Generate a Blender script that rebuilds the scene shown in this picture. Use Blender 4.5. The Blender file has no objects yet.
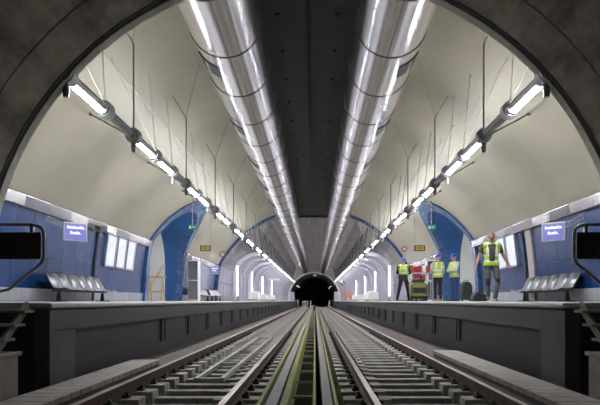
import bpy, bmesh, math, random
import numpy as np
from mathutils import Vector, Matrix
random.seed(7)
PI = math.pi
scene = bpy.context.scene
col = scene.collection
S = (-1, 1)
SIDE = {-1: 'left', 1: 'right'}

# ------------------------------------------------------------------ materials
def mat(name, color, rough=0.6, metal=0.0, noise=0.0, nscale=3.0, bump=0.0, bscale=20.0,
        emit=None, estr=0.0, spec=0.5, color2=None, stretch=(1, 1, 1), detail=4.0, coat=0.0):
    m = bpy.data.materials.new(name); m.use_nodes = True
    nt = m.node_tree; b = nt.nodes['Principled BSDF']
    b.inputs['Base Color'].default_value = (*color, 1)
    b.inputs['Roughness'].default_value = rough
    b.inputs['Metallic'].default_value = metal
    b.inputs['Specular IOR Level'].default_value = spec
    b.inputs['Coat Weight'].default_value = coat
    if emit:
        b.inputs['Emission Color'].default_value = (*emit, 1)
        b.inputs['Emission Strength'].default_value = estr
    tc = nt.nodes.new('ShaderNodeTexCoord'); mp = nt.nodes.new('ShaderNodeMapping')
    mp.inputs['Scale'].default_value = stretch
    nt.links.new(tc.outputs['Object'], mp.inputs['Vector'])
    if noise > 0:
        n = nt.nodes.new('ShaderNodeTexNoise'); n.inputs['Scale'].default_value = nscale
        n.inputs['Detail'].default_value = detail; n.inputs['Roughness'].default_value = 0.6
        nt.links.new(mp.outputs[0], n.inputs['Vector'])
        r = nt.nodes.new('ShaderNodeValToRGB')
        r.color_ramp.elements[0].position = 0.3; r.color_ramp.elements[1].position = 0.7
        c2 = color2 or tuple(c * (1 - noise) for c in color)
        r.color_ramp.elements[0].color = (*c2, 1); r.color_ramp.elements[1].color = (*color, 1)
        nt.links.new(n.outputs['Fac'], r.inputs['Fac'])
        nt.links.new(r.outputs['Color'], b.inputs['Base Color'])
    if bump > 0:
        n2 = nt.nodes.new('ShaderNodeTexNoise'); n2.inputs['Scale'].default_value = bscale
        n2.inputs['Detail'].default_value = 3.0
        nt.links.new(mp.outputs[0], n2.inputs['Vector'])
        bp = nt.nodes.new('ShaderNodeBump'); bp.inputs['Strength'].default_value = bump
        bp.inputs['Distance'].default_value = 0.05
        nt.links.new(n2.outputs['Fac'], bp.inputs['Height'])
        nt.links.new(bp.outputs['Normal'], b.inputs['Normal'])
    return m

def panel_mat(name, color, seam, w, h, rough=0.25, mortar=0.012, bump=0.15, swap=True, var=0.8, metal=0.0):
    """panels w x h on a wall lying along Y (uses object y,z)"""
    m = bpy.data.materials.new(name); m.use_nodes = True
    nt = m.node_tree; b = nt.nodes['Principled BSDF']
    tc = nt.nodes.new('ShaderNodeTexCoord'); sp = nt.nodes.new('ShaderNodeSeparateXYZ'); cb = nt.nodes.new('ShaderNodeCombineXYZ')
    nt.links.new(tc.outputs['Object'], sp.inputs[0])
    nt.links.new(sp.outputs['Y' if swap else 'X'], cb.inputs['X'])
    nt.links.new(sp.outputs['Z' if swap else 'Y'], cb.inputs['Y'])
    br = nt.nodes.new('ShaderNodeTexBrick'); br.offset = 0.0
    br.inputs['Scale'].default_value = 1.0
    br.inputs['Brick Width'].default_value = w; br.inputs['Row Height'].default_value = h
    br.inputs['Mortar Size'].default_value = mortar
    br.inputs['Color1'].default_value = (*color, 1)
    br.inputs['Color2'].default_value = (*[c * var for c in color], 1)
    br.inputs['Mortar'].default_value = (*seam, 1)
    nt.links.new(cb.outputs[0], br.inputs['Vector'])
    nt.links.new(br.outputs['Color'], b.inputs['Base Color'])
    n = nt.nodes.new('ShaderNodeTexNoise'); n.inputs['Scale'].default_value = 1.6
    nt.links.new(tc.outputs['Object'], n.inputs['Vector'])
    bp = nt.nodes.new('ShaderNodeBump'); bp.inputs['Strength'].default_value = bump; bp.inputs['Distance'].default_value = 0.2
    nt.links.new(n.outputs['Fac'], bp.inputs['Height']); nt.links.new(bp.outputs['Normal'], b.inputs['Normal'])
    b.inputs['Roughness'].default_value = rough; b.inputs['Metallic'].default_value = metal
    return m

M = {}
M['vault'] = mat('vault_render', (0.345, 0.32, 0.25), 0.42, noise=0.24, nscale=0.28, bump=0.03, bscale=2)
M['vault_far'] = mat('grey_shotcrete', (0.30, 0.28, 0.29), 0.8, noise=0.45, nscale=2.2, stretch=(1, 0.15, 1), bump=0.4, bscale=5)
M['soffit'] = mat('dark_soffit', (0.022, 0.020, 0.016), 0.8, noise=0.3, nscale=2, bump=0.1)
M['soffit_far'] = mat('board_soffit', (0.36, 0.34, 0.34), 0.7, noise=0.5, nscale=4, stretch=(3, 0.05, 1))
M['black'] = mat('black', (0.012, 0.012, 0.012), 0.6)
M['rubber'] = mat('rubber_gasket', (0.015, 0.015, 0.015), 0.7)
M['tunnel'] = mat('tunnel_concrete', (0.30, 0.265, 0.21), 0.85, noise=0.8, nscale=1.7, bump=0.9, bscale=6, stretch=(1.4, 0.5, 1), detail=8)
M['rim'] = mat('rim_concrete', (0.42, 0.39, 0.34), 0.8, noise=0.25, nscale=6, bump=0.1)
M['blue'] = panel_mat('blue_panels', (0.006, 0.042, 0.160), (0.003, 0.010, 0.040), 1.0, 1.2, 0.24, 0.012, 0.06, var=.7)
M['blue_plain'] = mat('blue_lining', (0.018, 0.105, 0.30), 0.5, noise=0.25, nscale=0.8, bump=0.08, bscale=2)
M['blue_dark'] = mat('blue_trim', (0.09, 0.17, 0.33), 0.25, noise=0.5, nscale=3.5, bump=0.15, bscale=3, color2=(.012, .05, .18))
M['tile'] = panel_mat('grey_tiles', (0.36, 0.37, 0.41), (0.2, 0.2, 0.22), 0.6, 0.6, 0.35)
M['steel'] = mat('brushed_steel', (0.50, 0.48, 0.48), 0.22, 1.0, noise=0.35, nscale=0.9, stretch=(1, 1, 0.2), bump=0.03, bscale=3)
M['duct'] = mat('duct_metal', (0.84, 0.81, 0.84), 0.2, 1.0, noise=0.12, nscale=3, bump=0.03, bscale=1.2, stretch=(4, 0.12, 4))
M['seam'] = mat('duct_seam_streak', (0.16, 0.15, 0.15), 0.45, 0.8)  # for joint bands and the drawn reflection streak on each duct
M['grey_metal'] = mat('grey_metal', (0.45, 0.46, 0.48), 0.4, 0.7)
M['conduit'] = mat('conduit_grey', (0.22, 0.225, 0.24), 0.4, 0.6)
M['rod'] = mat('rod_metal', (0.28, 0.27, 0.24), 0.45, 0.6)
M['wire'] = mat('wire_pale', (0.6, 0.59, 0.55), 0.5, 0.3)
M['lamp'] = mat('lamp_diffuser', (0.9, 0.9, 0.9), 0.4, emit=(0.93, 0.95, 1.0), estr=74.0)
M['vault_fill'] = mat('added_vault_glow', (0.9, 0.9, 0.9), 0.4, emit=(0.98, 0.97, 0.96), estr=46.0)
M['tube'] = mat('bright_tube', (0.9, 0.9, 0.9), 0.4, emit=(0.95, 0.93, 1.0), estr=6.0)
M['rail'] = mat('rusty_rail', (0.16, 0.085, 0.06), 0.55, 0.3, noise=0.5, nscale=9, bump=0.1)
M['railhead'] = mat('rail_head', (0.36, 0.28, 0.25), 0.35, 0.75, noise=0.4, nscale=6)
M['clip'] = mat('clip_iron', (0.03, 0.027, 0.025), 0.6, 0.3)
M['sleeper'] = mat('sleeper_concrete', (0.56, 0.54, 0.49), 0.85, noise=0.4, nscale=6, bump=0.3, bscale=30)
M['bed'] = mat('trackbed_dirt', (0.06, 0.045, 0.038), 0.95, noise=0.6, nscale=5, bump=0.8, bscale=14, detail=8)
M['kerb'] = mat('kerb_concrete', (0.16, 0.135, 0.12), 0.9, noise=0.4, nscale=4, bump=0.3, bscale=12)
M['cover'] = mat('trough_cover', (0.52, 0.47, 0.43), 0.85, noise=0.3, nscale=5, bump=0.2)
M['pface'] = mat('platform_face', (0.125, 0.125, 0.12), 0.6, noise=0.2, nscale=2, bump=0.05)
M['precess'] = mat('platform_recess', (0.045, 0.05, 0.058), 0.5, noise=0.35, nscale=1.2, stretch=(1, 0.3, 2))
M['pedge'] = mat('platform_edge', (0.80, 0.79, 0.78), 0.5, noise=0.15, nscale=3)
M['pfloor'] = mat('platform_floor', (0.55, 0.54, 0.53), 0.4, noise=0.15, nscale=2)
M['yellow_green'] = mat('yellow_green_paint', (0.42, 0.44, 0.11), 0.65, noise=0.5, nscale=7, color2=(0.22, 0.23, 0.10))
M['beam'] = mat('grey_beam', (0.42, 0.40, 0.40), 0.6, noise=0.2, nscale=5)
M['white_panel'] = panel_mat('white_panels', (0.36, 0.33, 0.42), (0.10, 0.09, 0.13), .85, 1.4, 0.3, 0.07, 0.4, var=.6)
M['white_rib'] = mat('white_rib', (0.52, 0.49, 0.58), 0.4, noise=0.1)
M['endwall'] = mat('end_wall', (0.50, 0.46, 0.47), 0.8, noise=0.25, nscale=1, bump=0.2, bscale=4)
M['seat'] = mat('seat_metal', (0.30, 0.30, 0.32), 0.4, 0.85, noise=0.2, nscale=14)
M['dark_metal'] = mat('dark_metal', (0.035, 0.037, 0.04), 0.45, 0.4)
M['infill'] = mat('infill_plate', (0.10, 0.085, 0.075), 0.4, 0.2, noise=0.2, nscale=3)
M['frame_steel'] = mat('frame_steel', (0.46, 0.44, 0.40), 0.6, noise=0.25, nscale=6)
M['screen'] = mat('screen_glow', (0.1, 0.1, 0.3), 0.3, emit=(0.20, 0.19, 0.50), estr=0.4)
M['screen_text'] = mat('screen_text', (0.8, 0.8, 0.9), 0.3, emit=(0.7, 0.7, 1.0), estr=0.55)
M['pale_glow'] = mat('pale_glow_panel', (0.45, 0.47, 0.58), 0.3, noise=0.5, nscale=1.8, emit=(0.68, 0.72, 0.95), estr=0.45)
M['hivis'] = mat('hi_vis_yellow', (0.45, 0.68, 0.05), 0.6, emit=None, noise=0.15, nscale=12)
M['hivis2'] = mat('hi_vis_pale', (0.50, 0.68, 0.12), 0.6, noise=0.15, nscale=12)
M['reflect'] = mat('reflective_tape', (0.75, 0.76, 0.72), 0.35)
M['skin'] = mat('skin', (0.36, 0.17, 0.11), 0.5)
M['skin2'] = mat('skin_light', (0.55, 0.34, 0.25), 0.5)
M['charcoal'] = mat('charcoal_cloth', (0.07, 0.07, 0.075), 0.85, noise=0.3, nscale=20)
M['greytrouser'] = mat('grey_work_trousers', (0.11, 0.105, 0.10), 0.85, noise=0.3, nscale=12)
M['navy'] = mat('navy_cloth', (0.018, 0.022, 0.045), 0.85, noise=0.3, nscale=14)
M['denim'] = mat('blue_denim', (0.03, 0.075, 0.22), 0.85, noise=0.3, nscale=14)
M['paleshirt'] = mat('pale_shirt', (0.62, 0.63, 0.60), 0.85)
M['darkshirt'] = mat('dark_shirt', (0.03, 0.035, 0.03), 0.85)
M['boot_tan'] = mat('tan_boot', (0.40, 0.28, 0.16), 0.7)
M['boot_black'] = mat('black_boot', (0.02, 0.02, 0.02), 0.6)
M['boot_grey'] = mat('grey_boot', (0.25, 0.25, 0.25), 0.7)
M['helmet_blue'] = mat('blue_helmet', (0.035, 0.05, 0.50), 0.3)
M['helmet_violet'] = mat('violet_blue_helmet', (0.08, 0.045, 0.42), 0.3)
M['hair'] = mat('grey_hair', (0.17, 0.15, 0.14), 0.8, noise=0.4, nscale=40)
M['eye'] = mat('dark_eye', (0.02, 0.015, 0.012), 0.3)
M['lips'] = mat('lips', (0.30, 0.12, 0.10), 0.5)
M['passage_white'] = mat('passage_plaster', (0.66, 0.66, 0.64), 0.6, noise=0.12, nscale=1)
M['tunnel_fill'] = mat('added_tunnel_glow', (0.8, 0.8, 0.8), 0.4, emit=(0.9, 0.88, 0.85), estr=14)
M['tunnel_far'] = mat('far_tunnel_concrete', (0.55, 0.52, 0.52), 0.85, noise=0.3, nscale=1.3)
M['red'] = mat('red_plastic', (0.42, 0.04, 0.03), 0.5, noise=0.2, nscale=8)
M['white'] = mat('white_paint', (0.78, 0.78, 0.78), 0.5, noise=0.1, nscale=8)
M['yellow'] = mat('sign_yellow', (0.5, 0.39, 0.05), 0.5, emit=(0.8, 0.6, 0.05), estr=0.05)
M['mach_yellow'] = mat('machine_yellow', (0.27, 0.27, 0.07), 0.55, noise=0.4, nscale=9)
M['green'] = mat('sign_green', (0.0, 0.16, 0.12), 0.4, emit=(0.0, 0.3, 0.2), estr=0.15)
M['wood'] = mat('pale_wood', (0.55, 0.42, 0.22), 0.7, noise=0.3, nscale=8)
M['bag'] = mat('dark_bag_cloth', (0.045, 0.047, 0.055), 0.75, noise=0.3, nscale=12, bump=0.3, bscale=12)
M['orange'] = mat('orange_plastic', (0.75, 0.22, 0.06), 0.5)
M['drain'] = mat('drain_bottom', (0.02, 0.02, 0.018), 0.8, noise=0.5, nscale=6)

# ------------------------------------------------------------------ helpers
class MB:
    def __init__(s): s.v = []; s.f = []; s.m = []
    def add(s, vs, fs, mi=0):
        o = len(s.v); s.v += [tuple(v) for v in vs]; s.f += [tuple(i + o for i in f) for f in fs]; s.m += [mi] * len(fs); return s
    def box(s, x0, x1, y0, y1, z0, z1, mi=0):
        if x0 > x1: x0, x1 = x1, x0
        vs = [(x, y, z) for x in (x0, x1) for y in (y0, y1) for z in (z0, z1)]
        return s.add(vs, [(0, 1, 3, 2), (4, 6, 7, 5), (0, 4, 5, 1), (2, 3, 7, 6), (0, 2, 6, 4), (1, 5, 7, 3)], mi)
    def prism(s, prof, y0, y1, mi=0, axis='y'):
        """closed profile of (a,b) extruded; axis y: (x,z), axis x: (y,z)"""
        n = len(prof)
        if axis == 'y': vs = [(a, y0, b) for a, b in prof] + [(a, y1, b) for a, b in prof]
        elif axis == 'x': vs = [(y0, a, b) for a, b in prof] + [(y1, a, b) for a, b in prof]
        else: vs = [(a, b, y0) for a, b in prof] + [(a, b, y1) for a, b in prof]
        fs = [(i, (i + 1) % n, n + (i + 1) % n, n + i) for i in range(n)]
        return s.add(vs, fs + [tuple(range(n - 1, -1, -1)), tuple(range(n, 2 * n))], mi)
    def tube(s, pts, r, n=8, mi=0, r2=None, closed=False):
        pts = [Vector(p) for p in pts]; k = len(pts); rings = []
        up = None
        for i, p in enumerate(pts):
            if closed: t = (pts[(i + 1) % k] - pts[i - 1])
            else: t = (pts[min(i + 1, k - 1)] - pts[max(i - 1, 0)])
            t.normalize()
            if up is None: up = Vector((0, 0, 1)) if abs(t.z) < 0.9 else Vector((1, 0, 0))
            a = t.cross(up).normalized(); b = a.cross(t).normalized(); up = b
            rr = r if r2 is None else r + (r2 - r) * i / (k - 1)
            rings.append([p + (a * math.cos(2 * PI * j / n) + b * math.sin(2 * PI * j / n)) * rr for j in range(n)])
        vs = [v for rg in rings for v in rg]; fs = []
        for i in range(k if closed else k - 1):
            i2 = (i + 1) % k
            for j in range(n):
                j2 = (j + 1) % n
                fs.append((i * n + j, i2 * n + j, i2 * n + j2, i * n + j2))
        if not closed: fs += [tuple(range(n)), tuple(range((k - 1) * n, k * n))[::-1]]
        return s.add(vs, fs, mi)
    def ell(s, c, r, n=12, mi=0, zmin=-1.0):
        m = max(4, n // 2 + 1); vs = []; fs = []
        for i in range(m + 1):
            cz = 1 - (1 - zmin) * i / m if False else math.cos(math.acos(zmin) * i / m)
            sr = math.sqrt(max(0, 1 - cz * cz))
            for j in range(n):
                a = 2 * PI * j / n
                vs.append((c[0] + r[0] * sr * math.cos(a), c[1] + r[1] * sr * math.sin(a), c[2] + r[2] * cz))
        for i in range(m):
            for j in range(n):
                fs.append((i * n + j, (i + 1) * n + j, (i + 1) * n + (j + 1) % n, i * n + (j + 1) % n))
        fs.append(tuple(range(m * n, m * n + n)))
        return s.add(vs, fs, mi)
    def build(s, name, mats, parent=None, loc=(0, 0, 0), rot=0.0, smooth=False, bevel=0.0, solid=0.0):
        me = bpy.data.meshes.new(name); me.from_pydata(s.v, [], s.f)
        if not isinstance(mats, (list, tuple)): mats = [mats]
        for m in mats: me.materials.append(M[m] if isinstance(m, str) else m)
        for p, mi in zip(me.polygons, s.m): p.material_index = mi
        bm = bmesh.new(); bm.from_mesh(me); bmesh.ops.remove_doubles(bm, verts=bm.verts, dist=1e-5)
        bmesh.ops.recalc_face_normals(bm, faces=bm.faces); bm.to_mesh(me); bm.free()
        if smooth:
            me.polygons.foreach_set('use_smooth', [True] * len(me.polygons))
            me.set_sharp_from_angle(angle=math.radians(40))
        o = bpy.data.objects.new(name, me); col.objects.link(o)
        o.location = loc; o.rotation_euler = (0, 0, rot)
        if parent: o.parent = parent
        if bevel:
            b = o.modifiers.new('bevel', 'BEVEL'); b.width = bevel; b.segments = 2; b.limit_method = 'ANGLE'
        return o

def tag(o, label=None, cat=None, group=None, kind=None):
    if label: o['label'] = label
    if cat: o['category'] = cat
    if group: o['group'] = group
    if kind: o['kind'] = kind
    return o
def structure(o, label=None, cat=None): return tag(o, label, cat, kind='structure')
def empty(name, loc=(0, 0, 0), rot=0.0):
    o = bpy.data.objects.new(name, None); col.objects.link(o); o.location = loc; o.rotation_euler = (0, 0, rot)
    o.empty_display_size = 0.1; return o
def copy_tree(o, parent=None, depth=9):
    c = o.copy(); col.objects.link(c)
    if parent: c.parent = parent
    if depth:
        for ch in list(o.children): copy_tree(ch, c, depth - 1)
    return c
ORD = ['nearest', 'second', 'third', 'fourth', 'fifth', 'sixth', 'seventh', 'eighth', 'ninth', 'tenth', 'eleventh', 'twelfth',
       'thirteenth', 'fourteenth', 'fifteenth', 'sixteenth', 'seventeenth', 'eighteenth', 'nineteenth', 'twentieth', 'twenty-first', 'twenty-second', 'twenty-third', 'twenty-fourth']

# ------------------------------------------------------------------ dimensions (camera at height 0)
P = -0.03                      # platform top
EX_ = {-1: 3.35, 1: 3.43}                     # platform edge |x|
YA = 9.5                      # near arch
YR = 46.0                     # end of the finished vault
YE = 119.0                    # far end wall
RV, CV = 8.2, -1.14           # main vault
HB = 2.67                     # wall top
YO, RO, HO, RZ = 30.4, 3.35, 1.9, 2.6   # side passages
RT, CT = 5.10, 0.135           # running tunnel
FL = -1.45                    # track bed
def xw(h):
    if h >= HB: return math.sqrt(max(0, RV * RV - (h - CV) ** 2))
    return math.sqrt(RV * RV - (HB - CV) ** 2) + 0.25 * (1 - h / HB) - 0.10 * math.sin(PI * h / HB) * -1 * 0.5
def arch_h(y):
    d = abs(y - YO)
    return HO + RZ * math.sqrt(1 - (d / RO) ** 2) if d < RO else None

# ------------------------------------------------------------------ the shell
def vault(y0, y1, m, name, opening=False):
    ys = [y0]
    step = 1.0
    while ys[-1] + step < y1: ys.append(ys[-1] + step)
    ys.append(y1)
    if opening:
        ys = [y for y in ys if abs(y - YO) > RO + .1]
        ys += [YO + RO * math.sin(a) for a in np.linspace(-PI / 2, PI / 2, 49)]
        ys = sorted(set(ys))
    b = MB(); n = 40; th0 = math.asin((HB - CV) / RV)
    for s in S:
        rows = []
        for y in ys:
            hs = HB
            if opening:
                a = arch_h(y)
                if a is not None: hs = max(HB, a)
            t0 = math.asin((hs - CV) / RV)
            rows.append([(s * RV * math.cos(t0 + (PI / 2 - t0) * j / n), y, CV + RV * math.sin(t0 + (PI / 2 - t0) * j / n)) for j in range(n + 1)])
        vs = [p for r in rows for p in r]; k = n + 1
        fs = [(i * k + j, i * k + j + 1, (i + 1) * k + j + 1, (i + 1) * k + j) for i in range(len(rows) - 1) for j in range(n)]
        b.add(vs, fs)
    # outer thickness shell far outside keeps the vault solid looking
    return structure(b.build(name, m, smooth=True))
vault(YA, YR, 'vault', 'ceiling', True)
vault(YR, YE, 'vault_far', 'ceiling')

def wallstrip(s, y0, y1, h0, h1, m, name, off=0.0, cut=True, n=8):
    b = MB(); hs = [h0 + (h1 - h0) * i / n for i in range(n + 1)]
    ys = list(np.arange(y0, y1, 0.8)) + [y1]
    vs = [(s * (xw(h) - off), y, h) for y in ys for h in hs]; k = n + 1
    fs = [(i * k + j, i * k + j + 1, (i + 1) * k + j + 1, (i + 1) * k + j) for i in range(len(ys) - 1) for j in range(n)]
    b.add(vs, fs)
    # back face gives thickness
    vs2 = [(s * (xw(h) + 0.25), y, h) for y in (y0, y1) for h in (h0, h1)]
    b.add(vs2, [(0, 1, 3, 2)])
    return structure(b.build(name, m, smooth=True))

for s in S:
    nm = SIDE[s]
    segs = [(YA, YO - RO), (YO + RO, YR)]
    # the jambs lean with the arch: walls run to where the arch meets each height
    for y0, y1 in segs:
        b = MB(); n = 14
        h0 = P + 0.36; h1 = HB
        for (ha, hb, mi) in ((P, h0, 1), (h0, h1, 0)):
            hs = np.linspace(ha, hb, 4 if mi else n)
            cols = np.linspace(0, 1, 14)
            vs = []
            for c in cols:
                for h in hs:
                    d = RO * math.sqrt(max(0, 1 - (max(0, h - HO) / RZ) ** 2))
                    ya = y0 if y0 == YA else YO + d
                    yb = y1 if y1 == YR else YO - d
                    vs.append((s * xw(h), ya + (yb - ya) * c, h))
            k = len(hs)
            b.add(vs, [(i * k + j, i * k + j + 1, (i + 1) * k + j + 1, (i + 1) * k + j) for i in range(len(cols) - 1) for j in range(k - 1)], mi)
        structure(b.build('wall_' + nm, ['blue', 'tile'], smooth=True))
        # steel band along the top of the wall
        ya = y0 if y0 == YA else y0 - 0.25 ; yb = y1 if y1 == YR else y1 - 0.05
        if y0 != YA: ya = YO + RO * math.sqrt(1 - ((HB - HO) / RZ)**2) + .40
        if y1 != YR: yb = YO - RO * math.sqrt(1 - ((HB - HO) / RZ)**2) - .40
        x = xw(HB)
        bb = MB(); y = ya
        while y < yb - .01:
            y2 = min(y + 1.4, yb)
            tl = random.uniform(-.014, .014)
            bb.prism([(s * (x + .05), HB - .30), (s * (x - .10 + tl), HB - .30), (s * (x - .16 - tl), HB - .02), (s * (x - .12), HB + .04), (s * (x + .02), HB + .05)], y, y2 - .012)
            y = y2
        structure(bb.build('trim_1', 'steel', bevel=0.01))
    # unfinished far section
    structure(wallstrip(s, YR, YE, P, HB + .02, 'white_panel', 'wall_' + nm))
    # platform slab
    b = MB()
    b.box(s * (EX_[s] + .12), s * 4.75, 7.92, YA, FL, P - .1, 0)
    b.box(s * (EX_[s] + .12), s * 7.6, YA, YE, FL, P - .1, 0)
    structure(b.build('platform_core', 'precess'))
    b = MB()
    b.box(s * (EX_[s] + .25), s * 4.75, 7.9, YA, P - .1, P)
    b.box(s * (EX_[s] + .25), s * 7.45, YA, YE, P - .1, P)
    structure(b.build('platform_floor', 'pfloor'))
    b = MB(); y = 7.9
    while y < YE:
        b.box(s * (EX_[s] - .03), s * (EX_[s] + .25), y, min(y + 1.5, YE) - .012, P - .075, P + .002); y += 1.5
    structure(b.build('trim_2', 'pedge', bevel=.03))
    # face of the platform: proud column and top band, recessed field
    b = MB()
    b.box(s * EX_[s], s * (EX_[s] + .13), 7.9, YE, P - .38, P - .1)
    b.box(s * EX_[s], s * (EX_[s] + .13), 7.9, 8.75, FL, P - .38)
    b.box(s * (EX_[s] + .02), s * (EX_[s] + .2), 7.88, 7.9, FL, P - .1)
    structure(b.build('wall_platform', 'pface', bevel=.01))
    # passage barrel
    b = MB(); nA = 40
    angs = np.linspace(0, PI, nA + 1)
    def prof(extra=0):
        pts = [(YO - RO, P)]
        pts += [(YO - RO * math.cos(a), HO + RZ * math.sin(a)) for a in angs]
        pts += [(YO + RO, P)]
        return pts
    pr = prof()
    def ring(X, first=False):
        return [(s * (xw(h) if first else X), y, h) for y, h in pr]
    for (a, bx, mi, f0) in ((None, 8.3, 0, True), (8.3, 15, 1, False)):
        r0 = ring(a, f0); r1 = ring(bx); k = len(pr)
        b.add(r0 + r1, [(i, i + 1, k + i + 1, k + i) for i in range(k - 1)], mi)
    r = ring(15); b.add(r, [tuple(range(len(r)))], 1)
    structure(b.build('wall_passage_' + nm, ['blue_plain', 'passage_white'], smooth=True))
    b = MB(); b.box(s * 7.45, s * 15, YO - RO, YO + RO, P - .1, P)
    structure(b.build('floor_passage', 'pfloor'))
    # blue trim ring round the passage mouth
    b = MB(); k = 0; rows = []
    full = [(YO - RO + .025, YO - RO - .45, P, P)]
    for a in angs:
        full.append((YO - (RO - .025) * math.cos(a), YO - (RO + .45) * math.cos(a), HO + (RZ - .025) * math.sin(a), HO + (RZ + .45) * math.sin(a)))
    full.append((YO + RO - .025, YO + RO + .45, P, P))
    vs = []
    for (ya, yb, ha, hb) in full:
        vs += [(s * (xw(ha) + .25), ya, ha), (s * (xw(ha) - .09), ya, ha), (s * (xw(hb) - .09), yb, hb), (s * (xw(hb) + .02), yb, hb)]
    n = len(full)
    b.add(vs, [(4 * i + j, 4 * i + j + 1, 4 * i + 5 + j, 4 * i + 4 + j) for i in range(n - 1) for j in range(3)])
    structure(b.build('trim_3', 'blue_dark', smooth=True))

# blue ring at the end of the finished vault
b = MB(); pts = []
for i in range(61):
    t = math.asin((P - CV) / RV); a = t + (PI - 2 * t) * i / 60
    x, h = RV * math.cos(a), CV + RV * math.sin(a)
    if h < HB: x = math.copysign(xw(h), x)
    pts.append((x, h))
vs = []
for x, h in pts:
    d = Vector((x, h - CV)).normalized()
    for (rr, yy) in ((.02, YR - .35), (-.18, YR - .35), (-.18, YR + .1), (.02, YR + .1)):
        vs.append((x + d.x * rr, yy, h + d.y * rr))
b.add(vs, [(4 * i + j, 4 * i + (j + 1) % 4, 4 * i + 4 + (j + 1) % 4, 4 * i + 4 + j) for i in range(60) for j in range(4)])
structure(b.build('trim_4', 'blue_dark', smooth=True))

# end walls with round tunnel mouths
def endwall(y, r, name, m, thick=.3, cx=0, ch=CT):
    b = MB(); n = 64
    for yy in (y, y + thick):
        o = []; i_ = []
        for k in range(n):
            a = 2 * PI * k / n
            i_.append((cx + r * math.cos(a), yy, ch + r * math.sin(a)))
            o.append((cx + 9.5 * math.cos(a), yy, ch + 9.5 * math.sin(a)))
        b.add(i_ + o, [(k, (k + 1) % n, n + (k + 1) % n, n + k) for k in range(n)])
    return structure(b.build(name, m))
endwall(YA - .05, RT, 'wall_front', 'vault', .1)
endwall(YE, 4.95, 'wall_back', 'endwall', .3, ch=.55)
# running tunnels
def tunnel(y0, y1, m, cap, rings, RT=RT, CT=CT):
    b = MB(); n = 72; y = y0; ys = []
    while y < y1 - 1e-6: ys.append(y); y += rings
    for a0 in ys:
        a1 = min(a0 + rings, y1)
        vs = []
        for (yy, r) in ((a0, RT + .03), (a0 + .02, RT), (a1 - .02, RT), (a1, RT + .03)):
            vs += [(r * math.cos(2 * PI * k / n), yy, CT + r * math.sin(2 * PI * k / n)) for k in range(n)]
        b.add(vs, [(q * n + k, q * n + (k + 1) % n, (q + 1) * n + (k + 1) % n, (q + 1) * n + k) for q in range(3) for k in range(n)])
    if cap is not None:
        vs = [(RT * math.cos(2 * PI * k / n), cap, CT + RT * math.sin(2 * PI * k / n)) for k in range(n)]
        b.add(vs, [tuple(range(n))])
    return structure(b.build('ceiling_tunnel', m, smooth=True))
tunnel(-8.1, YA - .14, 'tunnel', -8.1, 1.5)
tunnel(YE, YE + 60, 'tunnel_far', YE + 60, 3.0, 4.95, .55)
# gasket and pale rim at the near mouth
def hoop(y0, y1, r0, r1, m, name, CT=CT):
    b = MB(); n = 96; vs = []
    for k in range(n):
        a = 2 * PI * k / n; c, q = math.cos(a), math.sin(a)
        vs += [(r0 * c, y0, CT + r0 * q), (r1 * c, y0, CT + r1 * q), (r1 * c, y1, CT + r1 * q), (r0 * c, y1, CT + r0 * q)]
    b.add(vs, [(4 * k + j, 4 * k + (j + 1) % 4, 4 * ((k + 1) % n) + (j + 1) % 4, 4 * ((k + 1) % n) + j) for k in range(n) for j in range(4)])
    return structure(b.build(name, m, smooth=True))
hoop(YA - .16, YA - .05, RT - .012, RT + .1, 'rubber', 'trim_5')
hoop(YA - .05, YA + .14, RT - .03, RT + .12, 'rim', 'trim_6')
hoop(YE - .1, YE + .2, 4.90, 5.2, 'pedge', 'trim_7', .55)

# dark soffit slab between the ducts, and its paler continuation
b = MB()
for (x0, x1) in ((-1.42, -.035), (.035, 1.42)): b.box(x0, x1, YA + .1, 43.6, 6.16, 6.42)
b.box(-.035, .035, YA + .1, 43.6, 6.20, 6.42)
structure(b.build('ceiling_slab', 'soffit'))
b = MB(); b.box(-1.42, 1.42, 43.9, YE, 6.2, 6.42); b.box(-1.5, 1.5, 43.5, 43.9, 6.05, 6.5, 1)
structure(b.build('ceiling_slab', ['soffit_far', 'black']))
b = MB()
for y in np.arange(YA + .3, 43.5, .475 * 4):
    for x in (-.66, .66):
        b.tube([(x, y + 1.5, 6.15), (x, y + 1.5, 6.165)], .045, 8)
bolt_src = None
ib = 0
for y in np.arange(11.0, 43.4, 1.9):
    for x in (-.66, .62):
        if bolt_src is None:
            q = MB(); q.tube([(0, 0, -.03), (0, 0, .01)], .055, 8); q.tube([(0, 0, -.055), (0, 0, -.03)], .03, 6)
            bolt_src = q.build('anchor_bolt', 'black'); o = bolt_src
        else: o = bolt_src.copy(); col.objects.link(o)
        o.location = (x, y, 6.15)
        row = int(round((y - 11) / 1.9)); lr = 'left' if x < 0 else 'right'
        if row < 10: tag(o, f'dark anchor bolt in the {lr} row of the dark soffit, {ORD[row]} from the near arch', 'bolt', 'anchor bolts in the dark soffit')
        else: tag(o, f'tiny far anchor bolt in the {lr} row beyond the tenth', 'bolt', 'anchor bolts in the dark soffit')

# track bed, kerbs
b = MB(); b.box(-3.5, 3.5, -8, YE + 60, FL - .2, FL)
structure(b.build('floor', 'bed'))
for s in S:
    b = MB(); b.box(s * 2.62, s * 3.48, -8, YE + 55, FL, -1.20)
    structure(b.build('kerb', 'kerb'))
    # tunnel side walkway plinth at the foot of the stairs
    b = MB(); b.box(s * 3.42, s * 4.9, -8, 7.2, FL, -.66, 0); b.box(s * 3.38, s * 4.9, -8, 7.22, -.66, -.61, 0)
    structure(b.build('walkway_plinth', 'cover', bevel=.01))

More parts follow.
